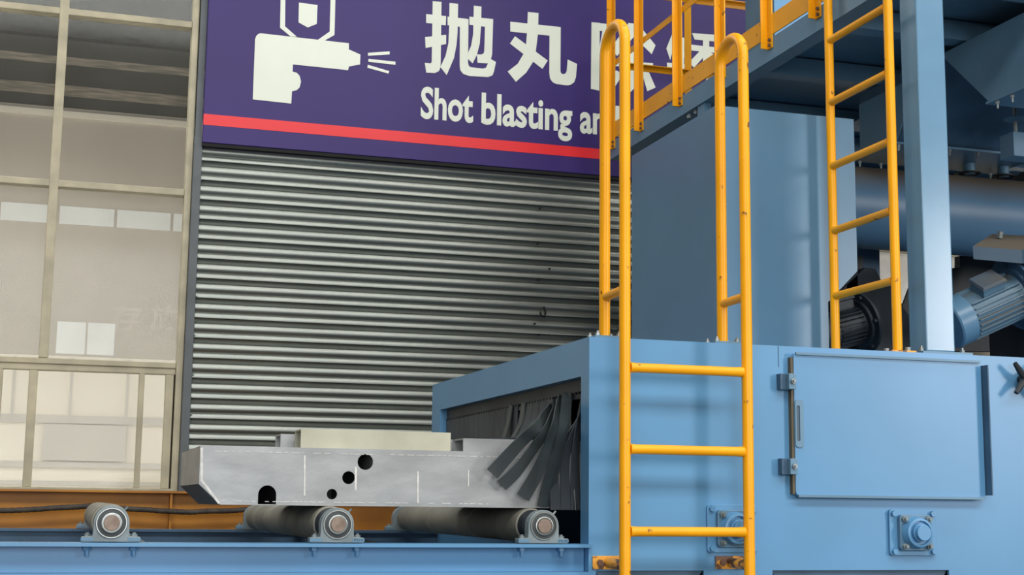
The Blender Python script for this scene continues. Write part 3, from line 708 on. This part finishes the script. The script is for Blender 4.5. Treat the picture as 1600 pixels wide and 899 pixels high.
# ------------------------------------------------------------------ platform
pf = thing('platform', 'raised blue steel platform above the machine', 'platform', (4.2, 6.2, 3.25))
XF = 3.02; YN = 4.66; YFAR = 7.84; PX1 = 6.6; ZP = 3.255
def chan(bm, x0, x1, y0, y1, z0, z1, axis, side):
    t = .007; fl = .085
    if axis == 'y':
        xo, xi = (x0, x0+t) if side > 0 else (x1-t, x1)
        box(bm, xo, xi, y0, y1, z0, z1)
        a, b = (x0+t, x0+fl) if side > 0 else (x1-fl, x1-t)
        box(bm, a, b, y0, y1, z0, z0+t); box(bm, a, b, y0, y1, z1-t, z1)
    else:
        yo, yi = (y0, y0+t) if side > 0 else (y1-t, y1)
        box(bm, x0, x1, yo, yi, z0, z1)
        a, b = (y0+t, y0+fl) if side > 0 else (y1-fl, y1-t)
        box(bm, x0, x1, a, b, z0, z0+t); box(bm, x0, x1, a, b, z1-t, z1)
    return bm
obj('edge_channel', chan(bm_(), XF, XF+.2, YN, YFAR, ZP, ZP+.105, 'y', 1), M_BLUE2, pf)
obj('edge_channel', chan(bm_(), XF+.086, PX1, YN, YN+.2, ZP, ZP+.105, 'x', 1), M_BLUE2, pf)
obj('edge_channel', chan(bm_(), XF+.086, PX1, YFAR-.2, YFAR, ZP, ZP+.105, 'x', -1), M_BLUE2, pf)
for y in (5.25, 5.96, 6.7, 7.2): obj('cross_beam', chan(bm_(), XF+.008, PX1, y, y+.2, ZP+.008, ZP+.096, 'x', 1), M_BLUE2, pf)
for x in (3.95, 5.2): obj('cross_beam', chan(bm_(), x, x+.2, YN+.02, YFAR-.02, ZP-.01, ZP+.0, 'y', 1) if False else box(bm_(), x, x+.09, YN+.09, YFAR-.09, ZP+.0, ZP+.007), M_BLUE2, pf)
B('deck_plate', M_BLUE2, (XF+.012, PX1, YN, YFAR, ZP+.106, ZP+.112), pf)
# end clips under the far corner
B('joint_cleat', M_BLUE2, (XF+.01, XF+.05, 6.52, 6.60, ZP-.09, ZP-.0005), pf)
for y in (6.75, 6.66): bolt('joint_bolt', (XF+.03, y, ZP-.0005), (0, 0, -1), .012, .02, M_ZINC, pf)
# support brackets of the far side
for y in (7.55,):
    B('far_support', M_BLUE2, (6.3, 6.42, y, y+.12, 0, ZP-.001), pf)
B('near_support', M_BLUE2, (6.3, 6.42, 4.7, 4.82, ZT+.001, ZP-.001), pf)

# ------------------------------------------------------------------ railing
rg = thing('guard_railing', 'yellow angle iron guard railing around the edge of the platform', 'railing', (XF, 6.2, ZP+.1))
XO = XF-.0005
def post(y, corner=False):
    bm = bm_(); zb_, zt_ = 3.308, 4.33
    box(bm, XO-.006, XO-.0005, y-.052, y, zb_, zt_); box(bm, XO-.038, XO-.0065, y-.006, y, zb_+.004, zt_)
    p = obj('post', bm, M_YEL, rg)
    for z in (3.322, 3.348): bolt('post_bolt', (XO-.006, y-.034, z), (-1, 0, 0), .0085, .009, M_RUST, p)
for y in (7.80, 7.36, 6.815, 6.29, 5.79, 5.34, 4.86): post(y)
for i, (a, b) in enumerate(((7.8, 5.9), (5.9, 4.66))):
    bm = box(bm_(), XO-.002, XO+.004, b+.002, a, 3.372, 3.470); box(bm, XO-.007, XO-.002, b+.002, a, 3.372, 3.376) if False else None
    obj('kick_plate', bm, M_YEL, rg)
bm = box(bm_(), XO+.002, XO+.006, 4.66, 7.8, 3.822, 3.858); box(bm, XO+.006, XO+.036, 4.66, 7.8, 3.853, 3.858); obj('middle_rail', bm, M_YEL, rg)
bm = box(bm_(), XO+.002, XO+.006, 4.66, 7.8, 4.29, 4.33); box(bm, XO+.006, XO+.036, 4.66, 7.8, 4.325, 4.33); obj('top_rail', bm, M_YEL, rg)
for n, z0_, z1_ in (('kick_plate', 3.372, 3.470), ('middle_rail', 3.817, 3.850), ('top_rail', 4.29, 4.328)):
    bm = box(bm_(), XO+.045, PX1, 7.80, 7.805, z0_, z1_)
    if n != 'kick_plate': box(bm, XO+.045, PX1, 7.765, 7.80, z1_-.005, z1_)
    obj(n, bm, M_YEL, rg)
for x in (3.50, 4.4, 5.4, 6.4): 
    bm = box(bm_(), x, x+.045, 7.806, 7.811, 3.31, 4.33); box(bm, x+.04, x+.045, 7.811, 7.84, 3.31, 4.33); obj('post', bm, M_YEL, rg)
# ------------------------------------------------------------------ blue cabinet on the platform
cbx = onY(1209, 10, 6.3).x
cb = thing('dust_cabinet', 'tall blue cabinet standing on the platform behind the yellow railing', 'cabinet', (cbx+.4, 6.7, ZP+.113))
B('front_panel', M_BLUE, (cbx+.005, cbx+.9, 6.300, 6.306, ZP+.113, 5.4), cb)
B('body', M_BLUE2, (cbx, cbx+.9, 6.3062, 6.62, ZP+.113, 5.4), cb)
B('corner_trim', M_BLUE, (cbx-.002, cbx+.030, 6.292, 6.2998, ZP+.113, 5.4), cb)

# ------------------------------------------------------------------ hoppers under the platform
HX = 3.7
h1 = thing('hopper', 'blue steel trough with sloping front under the platform, above the round duct', 'hopper', (HX+.4, 5.9, 2.92))
sec = [(6.12, 2.925), (6.12, ZP-.001), (5.44, ZP-.001), (5.80, 2.925)]
obj('trough', prism(bm_(), sec, 'x', HX, 4.46), M_BLUED, h1)
B('end_panel', M_BLUE2, (HX-.006, HX-.0002, 5.80, 6.12, 2.925, 3.18), h1) if False else obj('end_panel', prism(bm_(), [(6.12, 2.925), (6.12, 3.20), (5.60, 3.20), (5.80, 2.925)], 'x', HX-.006, HX-.0002), M_BLUE2, h1)
B('bottom_flange', M_BLUE2, (HX-.03, 4.49, 5.77, 6.15, 2.914, 2.9245), h1)
for x in (3.70, 3.82, 3.98, 4.14, 4.3, 4.46):
    for y in (5.785, 6.135): bolt('flange_bolt', (x, y, 2.9135), (0, 0, -1), .009, .012, M_ZINC, h1, .017)
h2 = thing('hopper', 'blue hopper with bolted bottom flange at the right, right of the square column', 'hopper', (HX+.4, 4.95, 2.92))
obj('trough', prism(bm_(), [(4.78, 2.925), (4.78, 3.248), (5.42, 3.248), (5.07, 2.925)], 'x', HX, 4.6), M_BLUE2, h2)
B('bottom_flange', M_BLUE2, (HX-.03, 4.63, 4.76, 5.06, 2.914, 2.9245), h2)
for y in (5.0, 4.90, 4.80): bolt('flange_bolt', (HX-.015, y, 2.9135), (0, 0, -1), .009, .012, M_ZINC, h2, .02)
q0 = onY(1598, 165, 5.2); q1 = onY(1583, 205, 5.3); q2 = onY(1583, 243, 5.3)
h3 = thing('slide_valve', 'blue box valve hanging on a threaded rod at the right edge', 'valve', (q1.x+.12, 5.42, q2.z))
B('valve_body', M_BLUE2, (q1.x, q1.x+.3, 5.3, 5.40, q2.z, q1.z), h3, .003)
obj('threaded_rod', cyl(bm_(), (q0.x+.02, 5.2, q1.z+.001), (q0.x+.02, 5.2, 2.913), .010, 10), M_BLUE2, h3) if False else obj('threaded_rod', cyl(bm_(), (q1.x+.05, 5.35, q1.z+.0005), (q1.x+.05, 5.35, 3.16), .010, 10), M_ZINC, h3)
obj('rod_collar', lathe(bm_(), (q1.x+.05, 5.35, q1.z+.06), (0, 0, 1), [(0, .03), (.012, .05), (.016, .05), (.018, .02)], 20), M_BLUE2, h3)

# round duct (screw conveyor tube) along x
rd = thing('round_duct', 'large horizontal round blue duct with dusty top under the hopper', 'duct', (4.5, 6.05, 2.46))
obj('duct_tube', lathe(bm_(), (3.30, 6.05, 2.655), (1, 0, 0), [(0, .19), (0, .200), (3.2, .200), (3.2, .19)], 64), M_DUCT, rd)
for x in (3.98, 4.24, 4.44):
    q = obj('inlet_stub', cyl(bm_(), (x, 6.0, 2.86), (x, 6.0, 2.9135), .028, 20), M_BLUE2, rd)
    obj('stub_flange', cyl(bm_(), (x, 6.0, 2.862), (x, 6.0, 2.868), .055, 20), M_DARK, q)
for x in (3.5, 5.4): B('saddle_leg', M_DARK, (x, x+.06, 5.95, 6.15, ZT+.001, 2.462), rd)
obj('guard_ring', lathe(bm_(), (4.60, 6.05, 2.655), (1, 0, 0), [(0, .2005), (0, .26), (.03, .26), (.03, .2005)], 48), M_DARK, rd)

# blast wheel housings with motors
def motor(org, ax, label, R=.092, L=.20, m=M_BLUE2, box_up=Vector((0, 0, 1)), group='electric motors on the blast wheels'):
    """org = centre of the mounting flange, ax = direction from flange to fan cover"""
    o = Vector(org); a = Vector(ax).normalized()
    u = (box_up-a*box_up.dot(a)).normalized(); v = a.cross(u)
    t = thing('electric_motor', label, 'motor', tuple(o+Vector((0, 0, -R))), group)
    obj('mounting_flange', lathe(bm_(), o, a, [(0, R+.06), (.014, R+.06), (.016, R+.03), (.026, R+.024), (.028, R+.01)], 40), M_BLUED if m is not M_DARK else M_DARK, t)
    obj('motor_body', lathe(bm_(), o+a*.026, a, [(0, R), (.02, R-.006), (L, R-.006), (L+.005, R-.01)], 40), m, t)
    for k in range(26):
        an = 2*math.pi*k/26
        if abs(((an+math.pi) % (2*math.pi))-math.pi) < .42: continue
        dv = u*math.cos(an)+v*math.sin(an); wv = a.cross(dv)
        bm = bm_(); P = []
        for s0, r0 in ((.035, R-.008), (L+.018, R-.008), (L+.018, R+.010), (.035, R+.010)):
            P.append(o+a*s0+dv*r0)
        A = [bm.verts.new(p+wv*.002) for p in P]; Bq = [bm.verts.new(p-wv*.002) for p in P]
        bm.faces.new(A); bm.faces.new(Bq[::-1])
        for i in range(4): bm.faces.new((A[i], Bq[i], Bq[(i+1) % 4], A[(i+1) % 4]))
        obj('cooling_fin', bm, m, t)
    obj('fan_cover', lathe(bm_(), o+a*(L+.030), a, [(0, R+.010), (.075, R+.010), (.082, R+.004), (.083, R-.02)], 40), M_BLUEB if m is not M_DARK else M_DARK, t)
    bm = bm_(); c = o+a*(L*.62)
    def ob_(bm, c, hx, hy, z0, z1, sh=1):
        pts = [c+a*(sx*hx)+v*(sy*hy)+u*z0 for sx, sy in ((-1, -1), (1, -1), (1, 1), (-1, 1))]+[c+a*(sx*hx*sh)+v*(sy*hy*sh)+u*z1 for sx, sy in ((-1, -1), (1, -1), (1, 1), (-1, 1))]
        V = [bm.verts.new(p) for p in pts]
        for f in ((0, 3, 2, 1), (4, 5, 6, 7), (0, 1, 5, 4), (1, 2, 6, 5), (2, 3, 7, 6), (3, 0, 4, 7)): bm.faces.new([V[i] for i in f])
    ob_(bm, c, .055, .045, R-.01, R+.035); obj('terminal_box', bm, m, t, .003)
    bm = bm_(); ob_(bm, c, .064, .053, R+.0352, R+.050, .92); obj('terminal_lid', bm, M_DUSTY if m is not M_DARK else M_DARK, t, .002)
    for k in range(6):
        an = 2*math.pi*(k+.5)/6; dv = u*math.cos(an)+v*math.sin(an); bolt('flange_bolt', o+a*.014+dv*(R+.045), a, .010, .014, M_BLUED if m is not M_DARK else M_DARK, t)
    return t
mo = onY(1592, 458, 5.35)
motor(mo, (-.93, .10, -.42), 'finned blue electric motor right of the square column', R=.102, L=.27, m=M_MOTOR, box_up=Vector((-.1, -.55, .8)))
bw = thing('wheel_housing', 'dark blue blast wheel housing with a dusty flat top behind the finned motor', 'housing', (mo.x+.2, 5.5, ZT))
obj('round_casing', lathe(bm_(), mo+Vector((.011, .003, .004)), (.93, .12, .36), [(0, .13), (0, .178), (.02, .182), (.05, .17), (.06, .19), (.20, .19), (.2, .1)], 44), M_BLUED, bw)
A = [onY(1521, 405, 5.30), onY(1597, 412, 5.18), onY(1640, 405, 5.40), onY(1552, 398, 5.52)]
Bq = [onY(1520, 385, 5.30), onY(1597, 391, 5.18), onY(1642, 370, 5.45), onY(1550, 366, 5.57)]
bm = bm_(); A = [bm.verts.new(p) for p in A]; Bq = [bm.verts.new(p) for p in Bq]
bm.faces.new(A); bm.faces.new(Bq[::-1])
for k in range(4): bm.faces.new((A[k], A[(k+1) % 4], Bq[(k+1) % 4], Bq[k]))
obj('top_slab', bm, M_SLAB, bw)
q = onY(1562, 372, 5.45)
obj('slab_bolt', hexb(bm_(), q, (0, -.3, 1), .014, .03), M_ZINC, bw)
B('pedestal', M_DARK, (mo.x+.16, mo.x+.5, 5.45, 5.8, ZT+.001, 2.10), bw)
sc = thing('dark_backing', 'dark struts and an added dark plate behind the motors, below the round duct', 'backing', (3.9, 6.5, ZT))
obj('rear_plate', prism(bm_(), xz([(1441, 549), (1441, 424), (1500, 418), (1500, 400), (1660, 402), (1660, 549)], 6.47), 'y', 6.47, 6.52), M_DARK, sc)  # added plate that keeps the gap behind the motor dark
# left dark housing and motor beyond ladder 2
Yh = 5.95
dk = thing('wheel_housing', 'black blast wheel housing with slanted top between the tall blue box and the column', 'housing', (3.5, Yh, ZT))
obj('casing', prism(bm_(), xz([(1240, 546), (1240, 478), (1292, 474), (1340, 430), (1352, 418), (1368, 420), (1376, 437), (1395, 440), (1411, 480), (1440, 524), (1470, 530), (1470, 549)], Yh), 'y', Yh, Yh+.35), M_DARK, dk)
obj('strut', prism(bm_(), xz([(1394, 380), (1411, 382), (1407, 430), (1400, 470), (1385, 470)], Yh), 'y', Yh+.36, Yh+.42), M_DARK, sc)
obj('strut', prism(bm_(), xz([(1434, 380), (1470, 380), (1470, 549), (1452, 549), (1409, 482), (1432, 420)], Yh+.5), 'y', Yh+.5, Yh+.515), M_DARK, sc)
obj('baffle', prism(bm_(), xz([(1325, 380), (1374, 380), (1375, 440), (1325, 440)], Yh+.5), 'y', Yh+.5, Yh+.515), M_BLUED, sc)
motor(onY(1345, 505, 5.75), (-.9, -.1, -.25), 'black finned electric motor behind the straight ladder foot', R=.085, L=.16, m=M_DARK)

# ------------------------------------------------------------------ outdoors beyond the windows, plus hall reflections built as solids
YX = 15.0
B('yard_ground', M_YARD, (-30, 40, 8.9, 60, -.12, -.02), kind='structure')
fb = thing('neighbour_building', 'pale building outside the tall window, its upper part standing for the reflected hall', 'building', (0, YX, -.02))
zc1 = onY(150, 180, YX).z
def fbox(n, m, px0, px1, z0, z1, y0, y1): 
    return B(n, m, (px0, px1, y0, y1, z0, z1), fb)
B('reflected_wall', M_REFWALL, (-14, 14, YX, YX+.3, 2.62, zc1+.09), fb)  # this wall and its windows stand in for the hall mirrored in the panes
B('lower_wall', M_FAC2, (-14, 14, YX, YX+.3, -.02, 2.618), fb)
B('light_band', M_FAC2, (-14, 14, YX-.03, YX-.001, zc1-.05, zc1+.01), fb)
def wall_char(ch, pa, pb):
    a = onY(pa[0], pa[1], YX); b = onY(pb[0], pb[1], YX)
    cu = bpy.data.curves.new('c', 'FONT'); cu.body = ch; cu.size = 1; cu.offset = .02; cu.extrude = .002
    to = bpy.data.objects.new('tmp', cu); C.objects.link(to); dg = bpy.context.evaluated_depsgraph_get(); dg.update()
    me = bpy.data.meshes.new_from_object(to.evaluated_get(dg)); bpy.data.objects.remove(to)
    if not len(me.vertices): return
    X = [v.co.x for v in me.vertices]; Z = [v.co.y for v in me.vertices]
    for v in me.vertices:
        v.co = (a.x+(v.co.x-min(X))/(max(X)-min(X))*(b.x-a.x), YX-.004-v.co.z, b.z+(v.co.y-min(Z))/(max(Z)-min(Z))*(a.z-b.z))
    bm = bm_(); bm.from_mesh(me); obj('painted_character', bm, M_FAINT, fb)
M_FAINT = mat('faint_wall_lettering', (216, 206, 195), .85, var=.02)
wall_char('\u5b58', (172, 474), (221, 518)); wall_char('\u653e', (235, 475), (278, 518))
for i in range(20):
    B('strip_window', M_WPANE, (-.785+(i-8)*.566, -.785+(i-8)*.566+.535, YX-.012, YX-.001, 3.965, 4.15), fb)
w1_ = B('small_window', M_WPANE, (-.177, .384, YX-.012, YX-.001, 2.64, 2.965), fb)
B('window_bar', M_REFWALL, (.10, .12, YX-.02, YX-.0125, 2.64, 2.965), w1_)
for z0_, z1_ in ((1.94, 2.02), (1.50, 1.56), (1.33, 1.37)): B('grey_band', M_FGREY, (-14, 14, YX-.03, YX-.001, z0_, z1_), fb)
for i in range(12):
    xx = -3.3+i*.546; B('pilaster', M_FGREY, (xx, xx+.03, YX-.04, YX-.031, 1.94, 2.60), fb)
B('grey_shutter', M_FGREY, (-.25, .55, YX-.05, YX-.031, 1.57, 1.93), fb)
cn = thing('roof_reflection', 'dark roof with two pale strips, standing for the hall roof reflected in the upper windows', 'roof_reflection', (0, 12.5, 5.2))  # outdoor stand-in for the hall roof reflected in the upper panes
for a, b in ((12.6, 13.2), (13.45, 14.15), (14.55, YX)): B('roof_sheet', M_REFROOF, (-14, 14, a, b-.001, zc1+.05, zc1+.09), cn)
for a, b in ((13.2, 13.45), (14.15, 14.55)): B('reflected_skylight', M_FOIL, (-14, 14, a, b, zc1+.05, zc1+.07), cn)
B('sky_mask', M_SKYMASK, (-14, 14, 12.5, 12.599, zc1+.02, zc1+1.3), cn)  # added board keeping bright sky out of the dark upper panes
for x in (-9, 9): B('stand_in_post', M_REFROOF, (x, x+.1, 12.7, 12.8, -.02, zc1+.049), cn)
